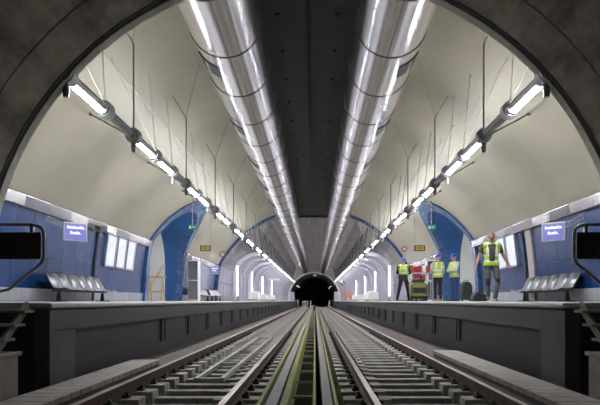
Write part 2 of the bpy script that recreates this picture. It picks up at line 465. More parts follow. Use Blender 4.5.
# ------------------------------------------------------------------ track
TX_ = {-1: 1.585, 1: 1.545}; GH = .7525
def rail_prof(x, top):
    w, hw, fw = .036, .010, .07
    return [(x - fw, top - .16), (x + fw, top - .16), (x + fw, top - .148), (x + hw, top - .13), (x + hw, top - .045), (x + w, top - .038),
            (x + w, top - .006), (x + w - .006, top), (x - w + .006, top), (x - w, top - .006), (x - w, top - .038), (x - hw, top - .045), (x - hw, top - .13), (x - fw, top - .148)]
RT_TOP = -1.067
rn = {(-1, -1): 'outer rail of the left track beside the left platform wall', (-1, 1): 'inner rail of the left track beside the central drain',
      (1, -1): 'inner rail of the right track beside the central drain', (1, 1): 'outer rail of the right track beside the right platform wall'}
for t in S:
    for g in S:
        x = t * TX_[t] + g * GH
        b = MB(); b.prism(rail_prof(x, RT_TOP), -6, YE + 55)
        for f in range(len(b.f)):
            c = [b.v[i] for i in b.f[f]]
            if len(c) == 4 and all(v[2] > RT_TOP - .0065 for v in c): b.m[f] = 1
        tag(b.build('rail', ['rail', 'railhead']), 'rusty steel ' + rn[(t, g)], 'rail')

# sleepers: 300 individual ones + the rest as stuff
SP = .64; Y0 = 5.0
def sleeper_parts(detail=True):
    r = MB(); r.box(-1.0, 1.0, -.085, .085, FL, FL + .13)
    root = r.build('sleeper', 'sleeper', bevel=.01 if detail else 0)
    for g in S:
        c = g * GH
        q = MB(); q.prism([(c - .31, FL), (c + .31, FL), (c + .30, -1.225), (c - .30, -1.225)], -.15, .15)
        o = q.build('rail_seat', 'sleeper', root, bevel=.012)
        if detail:
            for e in S:
                k = MB(); x = c + e * .105
                k.box(x - .04, x + .04, -.06, .06, -1.237, -1.20); k.tube([(x, 0, -1.21), (x, 0, -1.15)], .018, 6)
                k.tube([(x - e * .05, -.045, -1.20), (x + e * .03, -.04, -1.175), (x + e * .03, .04, -1.175), (x - e * .05, .045, -1.20)], .011, 5)
                k.build('rail_clip', 'clip', o)
    return root
s_full = sleeper_parts(True)
r = MB(); r.box(-1.0, 1.0, -.085, .085, FL, FL + .13)
for g in S:
    c = g * GH; r.prism([(c - .31, FL), (c + .31, FL), (c + .30, -1.225), (c - .30, -1.225)], -.15, .15)
s_far = r.build('sleeper', 'sleeper')
first_full, first_far = True, True
for t in S:
    for i in range(150):
        y = Y0 + SP * i
        if i < 28:
            if first_full: o = s_full; first_full = False
            else: o = copy_tree(s_full)
        else:
            if first_far: o = s_far; first_far = False
            else: o = s_far.copy(); col.objects.link(o)
        o.location = (t * TX_[t], y, 0)
        vis = i - 2
        side = SIDE[t]
        if vis < 0: lb = f'pale concrete sleeper of the {side} track close below the lower edge of the photo'
        elif vis < 16: lb = f'pale concrete sleeper of the {side} track, {ORD[vis]} from the viewer'
        else: lb = f'pale concrete sleeper of the {side} track beyond its sixteen nearest sleepers'
        tag(o, lb, 'railway sleeper', f'concrete sleepers of the {side} track')
r = MB()
for t in S:
    for i in range(150, 180):
        y = Y0 + SP * i; r.box(t * TX_[t] - 1.0, t * TX_[t] + 1.0, y - .11, y + .11, FL, FL + .13)
        for g in S: c = t * TX_[t] + g * GH; r.box(c - .3, c + .3, y - .125, y + .125, FL, -1.235)
tag(r.build('distant_sleepers', 'sleeper'), 'tiny concrete sleepers of both tracks just before the far tunnel', 'railway sleeper', kind='stuff')

# cable trough covers beside the outer rails
for s, yend, wd in ((-1, 11.0, .52), (1, 13.0, .50)):
    e = empty('cable_trough', (s * 2.95, 8, -1.2))
    tag(e, f'pale slatted cable trough cover beside the outer rail of the {SIDE[s]} track', 'cable trough')
    q = MB(); q.box(-.24, .24, 3.0 - 8, yend - 8, 0, .06); q.build('trough_body', 'kerb', e)
    k = MB(); y = 3.0
    while y < yend - .05:
        k.box(-.26, .26, y - 8, y - 8 + .25, .055, .125); y += .285
    k.build('cover_slab', 'cover', e, bevel=.006)

# central drain
DX = -.02
structure(MB().box(DX - .17, DX + .15, -6, YE + 50, FL + .001, FL + .012).build('drain_floor', 'drain'))
def strip(x0, x1, z0, z1, m, name, label, cat):
    return tag(MB().box(x0, x1, -6, YE + 50, z0, z1).build(name, m, bevel=.006), label, cat)
strip(-.50, -.455, FL, -1.12, 'yellow_green', 'edge_board', 'thin yellow-green board on the outer left side of the central drain', 'board')
strip(-.405, -.275, FL, -1.13, 'beam', 'channel_beam', 'long grey beam just left of the central drain', 'beam')
strip(-.235, -.155, FL, -1.10, 'yellow_green', 'edge_board', 'broad yellow-green board along the left lip of the dark drain', 'board')
strip(.115, .15, FL, -1.12, 'yellow_green', 'edge_board', 'thin yellow-green board along the right lip of the dark drain', 'board')
strip(.225, .335, FL, -1.13, 'beam', 'channel_beam', 'long grey beam just right of the central drain', 'beam')
strip(.355, .395, FL, -1.12, 'yellow_green', 'edge_board', 'thin yellow-green board on the outer right side of the central drain', 'board')
bar = MB().box(-.133, .125, -.02, .02, -.015, .015).build('drain_crossbar', 'beam')
for i, y in enumerate(np.arange(6.1, 70, 1.35)):
    o = bar if i == 0 else bar.copy()
    if i: col.objects.link(o)
    o.location = (-.01, y, -1.2)
    tag(o, f'thin crossbar in the central drain, {ORD[i]} from the viewer' if i < 12 else 'tiny crossbar in the central drain beyond its twelve nearest', 'crossbar', 'crossbars in the central drain')
# ladder like steel frame lying in the left track
e = empty('ladder_frame', (-1.56, 15, -1.31)); tag(e, 'long pale ladder-like frame lying between the rails of the left track', 'frame')
for x in (-.21, .21): MB().box(x - .035, x + .035, -5.4, 5.6, 0, .07).build('side_bar', 'frame_steel', e, bevel=.005)
for y in (-5.35, -2.9, .0, 2.6, 5.55): MB().box(-.175, .175, y - .05, y + .05, .005, .065).build('rung', 'frame_steel', e, bevel=.005)
# small white rail marker blocks by the outer left rail
for i, (x, y, lb) in enumerate(((-2.50, 14.6, 'small white marker block by the outer left rail, nearer one'), (-2.50, 21.5, 'small white marker block by the outer left rail, farther one'))):
    tag(MB().prism([(x - .05, -1.235), (x + .05, -1.235), (x + .03, -1.09), (x - .03, -1.09)], y, y + .12).build('rail_marker', 'sleeper', bevel=.006), lb, 'marker')

# slot pairs in the platform face, lit edges and dark shade built as pieces
slot = None; cnt = {-1: 0, 1: 0}
for s in S:
    for y in np.arange(14.2, 62, 2.95):
        e = empty('face_slot', (s * (EX_[s] + .12), y, -.95))
        k = cnt[s]; cnt[s] += 1
        tag(e, (f'paired slot with painted shade on the {SIDE[s]} platform face, {ORD[k]} from the near end' if k < 12 else f'tiny paired slot with painted shade on the {SIDE[s]} platform face beyond the twelfth'),
            'bracket', 'paired slots on the platform faces')
        for d in (-.16, .16):
            MB().box(-s * .05, s * .0, d - .035, d + .035, 0, .52).build('upright', 'pface', e, bevel=.005)
        MB().box(-s * .03, s * 0, -.125, .125, .02, .5).build('slot_shade', 'black', e)  # black plate stands for the shade inside the slot
# gap drain at the foot
# ------------------------------------------------------------------ ducts
DXC, DZC, DR = 1.74, 5.83, .755
for s in S:
    e = empty('ventilation_duct', (s * DXC, YA + .3, DZC)); tag(e, f'big shiny round metal ventilation duct under the vault, {SIDE[s]} one', 'duct')
    L = 104.0; n = 48
    q = MB(); ys = np.arange(0, L + .01, .6)
    vs = []; wob = lambda y, a: DR * (1 + .0025 * math.sin(3 * a + y * 2.6))
    for y in ys: vs += [(wob(y, 2 * PI * k / n) * math.cos(2 * PI * k / n), y, wob(y, 2 * PI * k / n) * math.sin(2 * PI * k / n)) for k in range(n)]
    q.add(vs, [(i * n + k, i * n + (k + 1) % n, (i + 1) * n + (k + 1) % n, (i + 1) * n + k) for i in range(len(ys) - 1) for k in range(n)])
    q.add([vs[k] for k in range(n)], [tuple(range(n))]); q.add([vs[-n + k] for k in range(n)], [tuple(range(n))])
    q.build('duct_body', 'duct', e, smooth=True)
    hoopm = MB(); vs = []
    for k in range(n):
        a = 2 * PI * k / n
        for (r, yy) in ((DR - .005, -.012), (DR + .014, -.012), (DR + .014, .012), (DR - .005, .012)): vs.append((r * math.cos(a), yy, r * math.sin(a)))
    hoopm.add(vs, [(4 * k + j, 4 * k + (j + 1) % 4, 4 * ((k + 1) % n) + (j + 1) % 4, 4 * ((k + 1) % n) + j) for k in range(n) for j in range(4)])
    src = hoopm.build('joint_band', 'seam', e, smooth=True); src.location.y = .35
    for i in range(1, 43):
        c = src.copy(); col.objects.link(c); c.parent = e; c.location.y = .35 + 2.4 * i
    # dark streak along the duct, drawn in place of a reflection
    a = -PI / 2 - s * .12
    MB().box(DR * math.cos(a) - .008, DR * math.cos(a) + .008, .0, L, DR * math.sin(a) - .008, DR * math.sin(a) + .012).build('reflection_streak', 'seam', e)
    # dark grilles low on the outer flank
    gsrc = None
    for i in range(12):
        if gsrc is None:
            g = MB(); m_ = 8; a0 = -1.22; a1 = -.5
            for q0, q1, mi in ((0., 1., 0),):
                vs = []
                for j in range(m_ + 1):
                    aa = a0 + (a1 - a0) * j / m_
                    for (r, yy) in ((DR - .01, 0), (DR + .02, 0), (DR + .02, .62), (DR - .01, .62)): vs.append((s * r * math.cos(aa), yy, r * math.sin(aa)))
                g.add(vs, [(4 * j + k, 4 * j + (k + 1) % 4, 4 * j + 4 + (k + 1) % 4, 4 * j + 4 + k) for j in range(m_) for k in range(4)])
                g.add([vs[0], vs[1], vs[2], vs[3]], [(0, 1, 2, 3)]); g.add(vs[-4:], [(0, 1, 2, 3)])
            gsrc = g.build('grille', 'dark_metal', e, smooth=True)
            sl = MB(); aa = (a0 + a1) / 2
            sl.box(s * (DR + .02) * math.cos(aa) - .02, s * (DR + .02) * math.cos(aa) + .02, .02, .6, (DR + .02) * math.sin(aa) - .008, (DR + .02) * math.sin(aa) + .008)
            sl.build('grille_bar', 'grey_metal', gsrc)
            c = gsrc
        else: c = copy_tree(gsrc, e)
        c.location.y = 3.35 + 4.8 * i

# duct hangers (thin straps from duct to vault outside)
# ------------------------------------------------------------------ rows of tube lights
LX, LH = 3.85, 3.62
def arc_strip(r0, r1, a0, a1, y0, y1, n=10):
    q = MB(); vs = []
    for j in range(n + 1):
        a = a0 + (a1 - a0) * j / n
        for (r, yy) in ((r0, y0), (r1, y0), (r1, y1), (r0, y1)): vs.append((r * math.cos(a), yy, r * math.sin(a)))
    q.add(vs, [(4 * j + k, 4 * j + (k + 1) % 4, 4 * j + 4 + (k + 1) % 4, 4 * j + 4 + k) for j in range(n) for k in range(4)])
    q.add(vs[:4], [(0, 1, 2, 3)]); q.add(vs[-4:], [(0, 1, 2, 3)])
    return q
def make_light(s):
    e = empty('tube_light')
    q = MB(); q.tube([(0, 0, 0), (0, 1.42, 0)], .095, 20); q.build('housing', 'grey_metal', e, smooth=True)
    c = -PI / 2 + s * .16
    arc_strip(.088, .104, c - .82, c + .82, .04, 1.38).build('diffuser', 'lamp', e, smooth=True)
    arc_strip(.088, .102, PI / 2 - s * .55 - .5, PI / 2 - s * .55 + .5, .04, 1.38, 5).build('added_uplight', 'vault_fill', e, smooth=True)  # glowing strip added on top, out of view, to brighten the vault
    for y0, y1 in ((-.02, .035), (1.385, 1.44)):
        MB().tube([(0, y0, 0), (0, y1, 0)], .125, 20).build('end_ring', 'grey_metal', e, smooth=True)
    return e
def make_conduit():
    e = empty('conduit_section')
    MB().tube([(0, 0, 0), (0, 1.42, 0)], .088, 20).build('tube_body', 'conduit', e, smooth=True)
    for y in (.02, 1.38): MB().tube([(0, y, 0), (0, y + .03, 0)], .11, 20).build('end_ring', 'grey_metal', e, smooth=True)
    return e
def vault_pt(s, X, Y): return (s * (X - LX), Y, CV + math.sqrt(RV * RV - X * X) - LH)
def make_hanger(s, full, spot=True):
    e = empty('suspension_hanger')
    q = MB()
    for (y0, y1, r) in ((-.14, -.08, .15), (-.08, .08, .165), (.08, .14, .15)): q.tube([(0, y0, 0), (0, y1, 0)], r, 20)
    q.build('collar', 'grey_metal', e, smooth=True)
    if spot: MB().tube([(0, 0, -.12), (0, 0, -.30)], .055, 12).tube([(0, 0, -.30), (0, 0, -.36)], .045, 12).build('spotlight', 'conduit', e, smooth=True)
    if full:
        top = vault_pt(s, 4.03, -1.0)
        MB().tube([(0, 0, .12), (0, 0, 2.02), (s * .02, -.06, 2.08), top], .02, 8).build('rod', 'rod', e, smooth=True)
        a = vault_pt(s, 5.65, 2.24)
        MB().tube([(s * .1, .08, .02), a], .022, 6).tube([(a[0] - s * .06, a[1], a[2] - .04), (a[0] + s * .01, a[1], a[2] + .01)], .05, 8).build('brace', 'rod', e)
        w = vault_pt(s, 2.98, -2.3)
        MB().tube([(0, -.04, 2.05), w], .008, 5).build('stay_wire', 'rod', e)
    else:
        w = vault_pt(s, 4.2, .7)
        MB().tube([(0, 0, .12), w], .011, 5).ell((w[0], w[1], w[2] - .02), (.03, .03, .02), 8).build('stay_wire', 'wire', e)
        w = vault_pt(s, 4.6, -1.0)
        MB().tube([(0, 0, .12), w], .007, 5).ell((w[0], w[1], w[2] - .02), (.03, .03, .02), 8).build('stay_wire', 'wire', e)
    return e
for s in S:
    sd = SIDE[s]
    lg, cd, ha, hb = make_light(s), make_conduit(), make_hanger(s, True), make_hanger(s, False, False)
    hs_ = make_hanger(s, False)
    used = set(); nl = nc = nh = 0
    def put(src, y):
        if id(src) not in used: used.add(id(src)); o = src
        else: o = copy_tree(src)
        o.location = (s * LX, y, LH); return o
    for k in range(-1, 20):
        yb = 13.2 + 5.4 * k        # hanger collar with rod
        items = [('h', ha, yb), ('l', lg, yb + .2), ('h', hb, yb + 1.81), ('l', lg, yb + 2.0), ('h', hs_, yb + 3.61), ('c', cd, yb + 3.8)]
        for kind, src, y in items:
            if y < YA + .1 or y > YE - 2: continue
            if kind == 'h':
                if y < 10: src = hs_
                elif y < 12: src = hb
                o = put(src, y)
                w = 'collar with rod and braces' if src is ha else 'collar with thin stay wires'
                tag(o, f'hanging {w} in the {sd} light row, {ORD[nh]} from the near arch' if nh < 16 else f'tiny far hanging {w} in the {sd} light row beyond the sixteenth', 'hanger', f'hangers of the {sd} light row'); nh += 1
            elif kind == 'l':
                o = put(src, y)
                tag(o, f'lit tube light hanging over the {sd} platform, {ORD[nl]} from the near arch' if nl < 14 else f'tiny far tube light over the {sd} platform beyond the fourteenth', 'light', f'tube lights over the {sd} platform'); nl += 1
            else:
                o = put(src, y)
                tag(o, f'unlit grey tube section in the {sd} light row, {ORD[nc]} from the near arch' if nc < 10 else f'tiny unlit tube section of the {sd} light row beyond the tenth', 'tube', f'unlit sections of the {sd} light row'); nc += 1
    hc = CV + math.sqrt(RV**2 - 4.65**2) - .05
    tag(MB().tube([(s * 4.64, YA + .2, hc), (s * 4.64, YR - .5, hc)], .011, 6).build('overhead_cable', 'wire'), f'thin pale cable running along the vault above the {sd} light row', 'cable')

# ------------------------------------------------------------------ wall furniture
def make_bench(s):
    e = empty('bench')
    # local: +x toward the wall (mirrored by s), seats along y
    MB().tube([(s * .12, -2.05, .31), (s * .12, 2.05, .31)], .035, 10).build('beam', 'dark_metal', e, smooth=True)
    for y in (-1.7, 1.7):
        MB().prism([(s * .06, 0), (s * .20, 0), (s * .15, .31), (s * .09, .31)], y - .03, y + .03).box(-s * .12, s * .34, y - .04, y + .04, 0, .03).build('leg', 'dark_metal', e, bevel=.005)
    for i in range(6):
        y = -1.70 + .68 * i
        # one curved shell: seat then backrest
        prof = [(-.26, .33), (-.22, .36), (-.06, .35), (.07, .35), (.15, .40), (.25, .58), (.36, .80)]
        q = MB(); y0, y1 = y - .30, y + .30
        for a, b_ in zip(prof[:-1], prof[1:]):
            q.add([(s * a[0], y0, a[1]), (s * a[0], y1, a[1]), (s * b_[0], y1, b_[1]), (s * b_[0], y0, b_[1])], [(0, 1, 2, 3)])
        o = q.build('seat', 'seat', e, smooth=True)
        sm = o.modifiers.new('solid', 'SOLIDIFY'); sm.thickness = .022; sm.offset = 0
        for yy in (y0 - .022, y1 + .022):
            MB().tube([(s * a[0], yy, a[1] - .005) for a in prof], .02, 6).build('seat_rim', 'dark_metal', o)
    return e
for s in S:
    src = make_bench(s); sd = SIDE[s]
    for k, y in enumerate((18.35, 38.0, 43.2)):
        o = src if k == 0 else copy_tree(src)
        o.location = (s * (7.02 if s > 0 else 6.84), y, P)
        w = ['row of six metal seats on the {} platform near the gate rail', 'small far row of metal seats just past the {} passage', 'farthest row of metal seats before the blue ring, {} platform'][k]
        tag(o, w.format(sd), 'bench', 'metal seat rows')

def make_screen(s):
    e = empty('display_screen')
    MB().box(-.33, .33, -.04, .04, -.26, .26).build('casing', 'grey_metal', e, bevel=.01)
    f = MB().box(-.29, .29, -.05, -.041, -.22, .22).build('panel', 'screen', e)
    random.seed(3)
    for z, x, n in ((.08, -.23, 8), (-.07, -.15, 5)):
        q = MB().box(x, x + .5 * n / 8, -.0525, -.051, z - .002, z + .006)
        for i in range(n):
            w = random.choice((.03, .04, .05)); q.box(x, x + w, -.056, -.051, z, z + .06 + .02 * (i % 3 == 0)); x += w + .016
        q.build('text_line', 'screen_text', f)
    MB().tube([(s * .3, 0, .1), (s * .72, .1, .25)], .02, 8).tube([(s * .3, 0, .2), (s * .70, .1, .38)], .015, 8).build('bracket', 'grey_metal', e)
    return e
for s in S:
    src = make_screen(s)
    for k, (x, y, h) in enumerate(((6.5, 16.6, 1.9), (6.5, 39.5, 2.0))):
        o = src if k == 0 else copy_tree(src)
        o.location = (s * (x + (.25 if s > 0 and k == 0 else 0)), y, h); o.rotation_euler.z = s * math.radians(42) * -1
        tag(o, f'lit blue {"passenger display above the seats near" if k == 0 else "tiny display far along"} the {SIDE[s]} wall' + (' gate rail' if k == 0 else ' past the passage'), 'screen', 'lit wall displays')
# three pale panes per side, reflected brightness put in as a weak glow
for s in S:
    for k in range(3):
        y0 = 21.4 + k * 1.17
        e = empty('glow_pane', (s * 6.98, y0 + .5, 1.83))
        # follow the lean of the wall
        fr = MB(); pn = MB()
        def P3(y, h, off): return (s * (xw(h) - off) - e.location.x, y - e.location.y, h - e.location.z)
        def slab(q, ya, yb, ha, hb, o0, o1):
            vs = [P3(y, h, o) for o in (o0, o1) for y in (ya, yb) for h in (ha, hb)]
            q.add(vs, [(0, 1, 3, 2), (4, 6, 7, 5), (0, 4, 5, 1), (2, 3, 7, 6), (0, 2, 6, 4), (1, 5, 7, 3)])
        ha, hb = 1.22, 2.42
        for (a, b_, c, d) in ((y0, y0 + 1.04, ha, ha + .06), (y0, y0 + 1.04, hb - .06, hb), (y0, y0 + .06, ha, hb), (y0 + .98, y0 + 1.04, ha, hb)): slab(fr, a, b_, c, d, .0, .09)
        slab(pn, y0 + .06, y0 + .98, ha + .06, hb - .06, .0, .06)
        fr.build('frame', 'grey_metal', e); pn.build('panel', 'pale_glow', e)
        tag(e, f'white pane with added glow on the {SIDE[s]} blue wall, {["nearest", "middle", "farthest"][k]} of the three', 'light box', f'panes with added glow on the {SIDE[s]} wall')
# vertical joint strips where the wall module changes
for s, y, both in ((-1, 20.6, False), (1, 20.75, True)):
    q = MB(); hs = np.linspace(P + .02, HB - .32, 9)
    for ha, hb in zip(hs[:-1], hs[1:]):
        q.add([(s * (xw(h) - o), yy, h) for o in (0, .05) for yy in (y - .07, y + .07) for h in (ha, hb)], [(0, 1, 3, 2), (4, 6, 7, 5), (0, 4, 5, 1), (2, 3, 7, 6), (0, 2, 6, 4), (1, 5, 7, 3)])
    structure(q.build('trim_8', 'black'))
    if both:
        q = MB()
        for ha, hb in zip(hs[:-1], hs[1:]):
            q.add([(s * (xw(h) - o), yy, h) for o in (0, .06) for yy in (y - .85, y - .35) for h in (ha, hb)], [(0, 1, 3, 2), (4, 6, 7, 5), (0, 4, 5, 1), (2, 3, 7, 6), (0, 2, 6, 4), (1, 5, 7, 3)])
        tag(q.build('pale_strip', 'rim'), 'narrow pale upright strip on the right blue wall between seats and white panes', 'panel')  # pale upright strip standing slightly proud of the wall
e = empty('junction_box', (-6.93, 20.4, 2.4)); tag(e, 'small grey box under the steel band of the left wall', 'box')
MB().box(-.12, .12, -.3, .3, -.1, .1).build('box_body', 'grey_metal', e, bevel=.01); MB().box(.12, .13, -.25, .25, -.08, .08).build('lid', 'steel', e)
# cabinets at the far jamb
for s in S:
    e = empty('service_cabinet', (s * 6.85, 34.7, P)); tag(e, f'tall grey cabinet column at the {SIDE[s]} wall just past the passage', 'cabinet', 'tall cabinet columns')
    MB().box(-.3, .3, -.35, .35, 0, 2.35).build('body', 'white', e, bevel=.015)
    d = MB().box(-.27, .27, -.365, -.351, .1, 1.15).build('door', 'steel', e); MB().box(-.22, -.19, -.385, -.366, .55, .72).build('handle', 'dark_metal', d)
    d = MB().box(-.27, .27, -.365, -.351, 1.22, 2.28).build('door', 'steel', e); MB().box(-.22, -.19, -.385, -.366, 1.6, 1.77).build('handle', 'dark_metal', d)
    # yellow two-symbol sign
    e = empty('direction_sign', (s * 6.05, 33.9, 2.95)); tag(e, f'black framed sign with two yellow symbols above the {SIDE[s]} platform', 'sign', 'yellow symbol signs')
    MB().box(-.30, .30, -.04, .04, -.16, .16).build('frame', 'black', e, bevel=.008)
    for x in (-.13, .13):
        f = MB().box(x - .10, x + .10, -.05, -.041, -.11, .11).build('symbol_panel', 'yellow', e)
        r = [(x + .045 * math.cos(a), -.056, .06 * math.sin(a)) for a in np.linspace(0, 2 * PI, 14, endpoint=False)]
        MB().tube(r, .018, 5, closed=True).build('symbol', 'black', f)
    MB().tube([(-.3, 0, .18), (-.3, 0, CV + math.sqrt(RV**2 - (6.05 + .3 * (-s)) ** 2) - 2.95)], .012, 6).tube([(.3, 0, .18), (.3, 0, CV + math.sqrt(RV**2 - (6.05 + .3 * s) ** 2) - 2.95)], .012, 6).build('rod', 'rod', e)
    # green sign hanging in the passage mouth
    hy = 27.2; xg = 5.42
    e = empty('exit_sign', (s * xg, hy, 3.32)); tag(e, f'small dark green hanging sign at the mouth of the {SIDE[s]} passage', 'sign', 'green hanging signs')
    MB().box(-.2, .2, -.035, .035, -.12, .12).build('casing', 'dark_metal', e, bevel=.008)
    f = MB().box(-.18, .18, -.042, -.036, -.10, .10).build('panel', 'green', e)
    MB().box(-.13, -.05, -.047, -.043, -.06, .05).box(.0, .12, -.047, -.043, -.012, .016).build('symbol', 'white', f)
    MB().tube([(0, 0, .12), (0, 0, CV + math.sqrt(RV**2 - xg**2) - 3.32)], .012, 6).build('rod', 'rod', e)
    # red ring sign
    hh = 3.35 if s < 0 else 3.6; yy = 43.5 if s < 0 else 42.0; x = xw(hh) - .30
    e = empty('round_sign', (s * x, yy, hh)); tag(e, f'round red ringed sign high on the {SIDE[s]} wall before the blue ring', 'sign', 'round red signs')
    rr = [(.16 * math.cos(a), -.02, .16 * math.sin(a)) for a in np.linspace(0, 2 * PI, 20, endpoint=False)]
    MB().tube(rr, .035, 6, closed=True).build('ring', 'red', e, smooth=True); MB().tube([(0, -.015, 0), (0, .02, 0)], .15, 20).build('plate', 'yellow' if 0 else 'white', e)
    MB().tube([(0, .02, 0), (s * .32, .03, .03)], .02, 6).build('bracket', 'rod', e)

# ------------------------------------------------------------------ passages: added lamp and clutter
for s in S:
    e = empty('added_passage_lamp', (s * 10.2, YO, HO + RZ - .03)); tag(e, f'added lamp to brighten the {SIDE[s]} side passage', 'lamp', 'added passage lamps')  # unseen lamp added to brighten the passage interior
    MB().box(-.7, .7, -.1, .1, -.07, .03).build('housing', 'white', e); MB().box(-.66, .66, -.08, .08, -.085, -.071).build('diffuser', 'lamp', e)
# wooden trestle inside the left passage
e = empty('trestle', (-8.1, 31.2, P)); tag(e, 'pale wooden A-frame trestle inside the left side passage', 'trestle')
for x in (-.35, .35):
    for d in S: MB().tube([(x, d * .35, 0), (x * .9, 0, 1.25)], .035, 6).build('leg', 'wood', e)
MB().box(-.5, .5, -.05, .05, 1.2, 1.3).build('top_bar', 'wood', e); MB().box(-.36, .36, -.24, -.2, .45, .53).build('brace', 'wood', e); MB().box(-.36, .36, .2, .24, .45, .53).build('brace', 'wood', e)
tag(MB().tube([(-9.0, 31.6, P), (-8.0, 32.3, 1.9)], .05, 6).build('wooden_plank', 'wood'), 'pale plank leaning in the left passage behind the trestle', 'plank')

# ------------------------------------------------------------------ end gates and stairs
for s in S:
    sd = SIDE[s]
    y = 7.72
    X = lambda v: s * (v + (.12 if s > 0 else 0))
    e = empty('gate_rail', (0, y, .03)); tag(e, f'bent tube guard rail with dark panel at the {sd} platform end', 'guard rail', 'guard rails at the platform ends')
    tb = [(X(4.7), 0, .945), (X(3.50), 0, .945), (X(3.42), 0, .93), (X(3.37), 0, .89), (X(3.35), 0, .83), (X(3.35), 0, .52), (X(3.38), 0, .45), (X(3.72), 0, .17), (X(3.80), 0, .11), (X(3.90), 0, .09), (X(4.7), 0, .09)]
    MB().tube(tb, .021, 10).build('rail_tube', 'grey_metal', e, smooth=True)
    MB().box(X(3.39), X(4.62), .0, .03, .50, .85).build('infill_panel', 'infill', e, bevel=.01)
    for x in (3.5, 4.55):
        MB().box(X(x) - .02, X(x) + .02, -.02, .03, .84, .94).build('clamp', 'grey_metal', e)
    MB().tube([(X(4.1), 0, -.16), (X(4.1), 0, .1)], .03, 8).build('post', 'grey_metal', e)
    e = empty('steel_stairs', (s * 4.08, 7.2, -.61)); tag(e, f'open steel stairs stepping down from the {sd} platform end to the tunnel walkway', 'stairs', 'open steel stairs at the platform ends')
    for k in range(3):
        h = -.12 - .165 * (k) + .61; yy = 7.62 - .25 * k - 7.2
        MB().box(-.60, .60, yy - .13, yy + .13, h - .035, h).build('tread', 'rim', e, bevel=.005)
    for x in (-.5, .5):
        MB().prism([(.55, .47), (.55, .60), (-.26, .04), (-.26, 0), (-.14, 0)], x - .02, x + .02, axis='x').build('stringer', 'rod', e)

# ------------------------------------------------------------------ far unfinished section
for s in S:
    sd = SIDE[s]
    rib = None; k = 0
    for y in np.arange(48.5, 116, 2.8):
        if rib is None:
            q = MB(); prof = [(6.45, P)]
            for a in np.linspace(0, PI / 2, 9): prof.append((4.35 + 2.1 * math.cos(a), 2.0 + 1.95 * math.sin(a)))
            pin = [(6.15, P)] + [(4.35 + 1.8 * math.cos(a), 2.0 + 1.65 * math.sin(a)) for a in np.linspace(0, PI / 2, 9)]
            n = len(prof)
            vs = [(s * x, yy, h) for yy in (-.10, .10) for (x, h) in prof + pin]
            fs = []
            for i in range(n - 1):
                fs += [(i, i + 1, n + i + 1, n + i), (2 * n + i, 3 * n + i, 3 * n + i + 1, 2 * n + i + 1), (i, 2 * n + i, 2 * n + i + 1, i + 1), (n + i, n + i + 1, 3 * n + i + 1, 3 * n + i)]
            fs += [(0, n, 3 * n, 2 * n), (n - 1, 3 * n - 1, 4 * n - 1, 2 * n - 1)]
            q.add(vs, fs); rib = q.build('curved_rib', 'white_rib', smooth=True); o = rib
        else: o = rib.copy(); col.objects.link(o)
        o.location = (0, y, 0)
        tag(o, (f'curved white rib over the {sd} platform beyond the blue ring, {ORD[k]} one' if k < 12 else f'tiny curved white rib of the {sd} platform beyond the twelfth'), 'rib', f'curved white ribs of the {sd} platform'); k += 1
    tag(MB().box(s * 4.0, s * 4.3, YR + .3, YE - 1, 3.78, 3.95).build('rib_beam', 'white_rib'), f'long white beam joining the curved ribs above the {sd} platform', 'beam')
    # bright upright tube lights on stands
    for k, (x, y) in enumerate(((6.0, 47.4), (5.9, 57.5), (5.9, 69.0), (5.9, 84.0))):
        e = empty('upright_lamp', (s * x, y, P)); tag(e, f'bright upright tube lamp on the {sd} platform beyond the blue ring, {ORD[k]} one', 'lamp', f'upright lamps on the {sd} platform')
        MB().tube([(0, 0, .0), (0, 0, .04)], .2, 12).tube([(0, 0, .04), (0, 0, .4)], .03, 8).build('stand', 'dark_metal', e)
        MB().tube([(0, 0, .4), (0, 0, 2.75)], .06, 8).build('tube', 'tube', e)
    for k, (y, h, w) in enumerate(((54, .8, 2.2), (63, .65, 2.4), (74, .7, 2.2))):
        e = empty('wrapped_pallet', (s * 5.3, y, P)); tag(e, f'pale sheet-wrapped stack on the {sd} platform among the white ribs, {ORD[k]} one', 'pallet', 'wrapped stacks')
        MB().box(-.5, .5, -w / 2, w / 2, 0, .12).build('pallet_base', 'wood', e)
        MB().prism([(-.48, .12), (.48, .12), (.45, h), (.1, h + .08), (-.42, h - .05)], -w / 2, w / 2).build('wrapped_load', 'white', e, bevel=.04)
    # dark wire hangers above the light row
    q = None
    for k, y in enumerate([y for y in np.arange(46.6, 112, 1.35)]):
        if q is None:
            hv = CV + math.sqrt(RV**2 - 4.3**2) ; hv2 = CV + math.sqrt(RV**2 - 3.4**2)
            q = MB().tube([(s * 3.95, 0, 3.9), (s * 4.3, .2, hv)], .022, 5).tube([(s * 4.05, 0, 3.9), (s * 3.4, .5, hv2)], .022, 5).build('wire_hanger', 'dark_metal'); o = q
        else: o = q.copy(); col.objects.link(o)
        o.location = (0, y, 0)
        tag(o, f'dark hanger wires above the {sd} light row beyond the blue ring', 'hanger', f'dark hanger wires {sd} beyond the blue ring')
    e = empty('end_cabinet', (s * 4.3, 116.5, P)); tag(e, f'white cabinet at the far {sd} platform end beside the tunnel mouth', 'cabinet')
    MB().box(-.45, .45, -.3, .3, 0, 1.7).build('body', 'white', e, bevel=.02); MB().box(-.4, .4, -.32, -.305, .1, 1.6).build('door', 'white_rib', e)
# white rib sign left
e = empty('hanging_sign', (-5.2, 78, 2.75)); tag(e, 'small white hanging sign far along the left platform', 'sign')
MB().box(-.75, .75, -.04, .04, -.16, .16).build('board', 'tube' if 0 else 'white', e); MB().tube([(-.6, 0, .16), (-.6, 0, 1.0)], .015, 5).tube([(.6, 0, .16), (.6, 0, 1.0)], .015, 5).build('rod', 'rod', e)
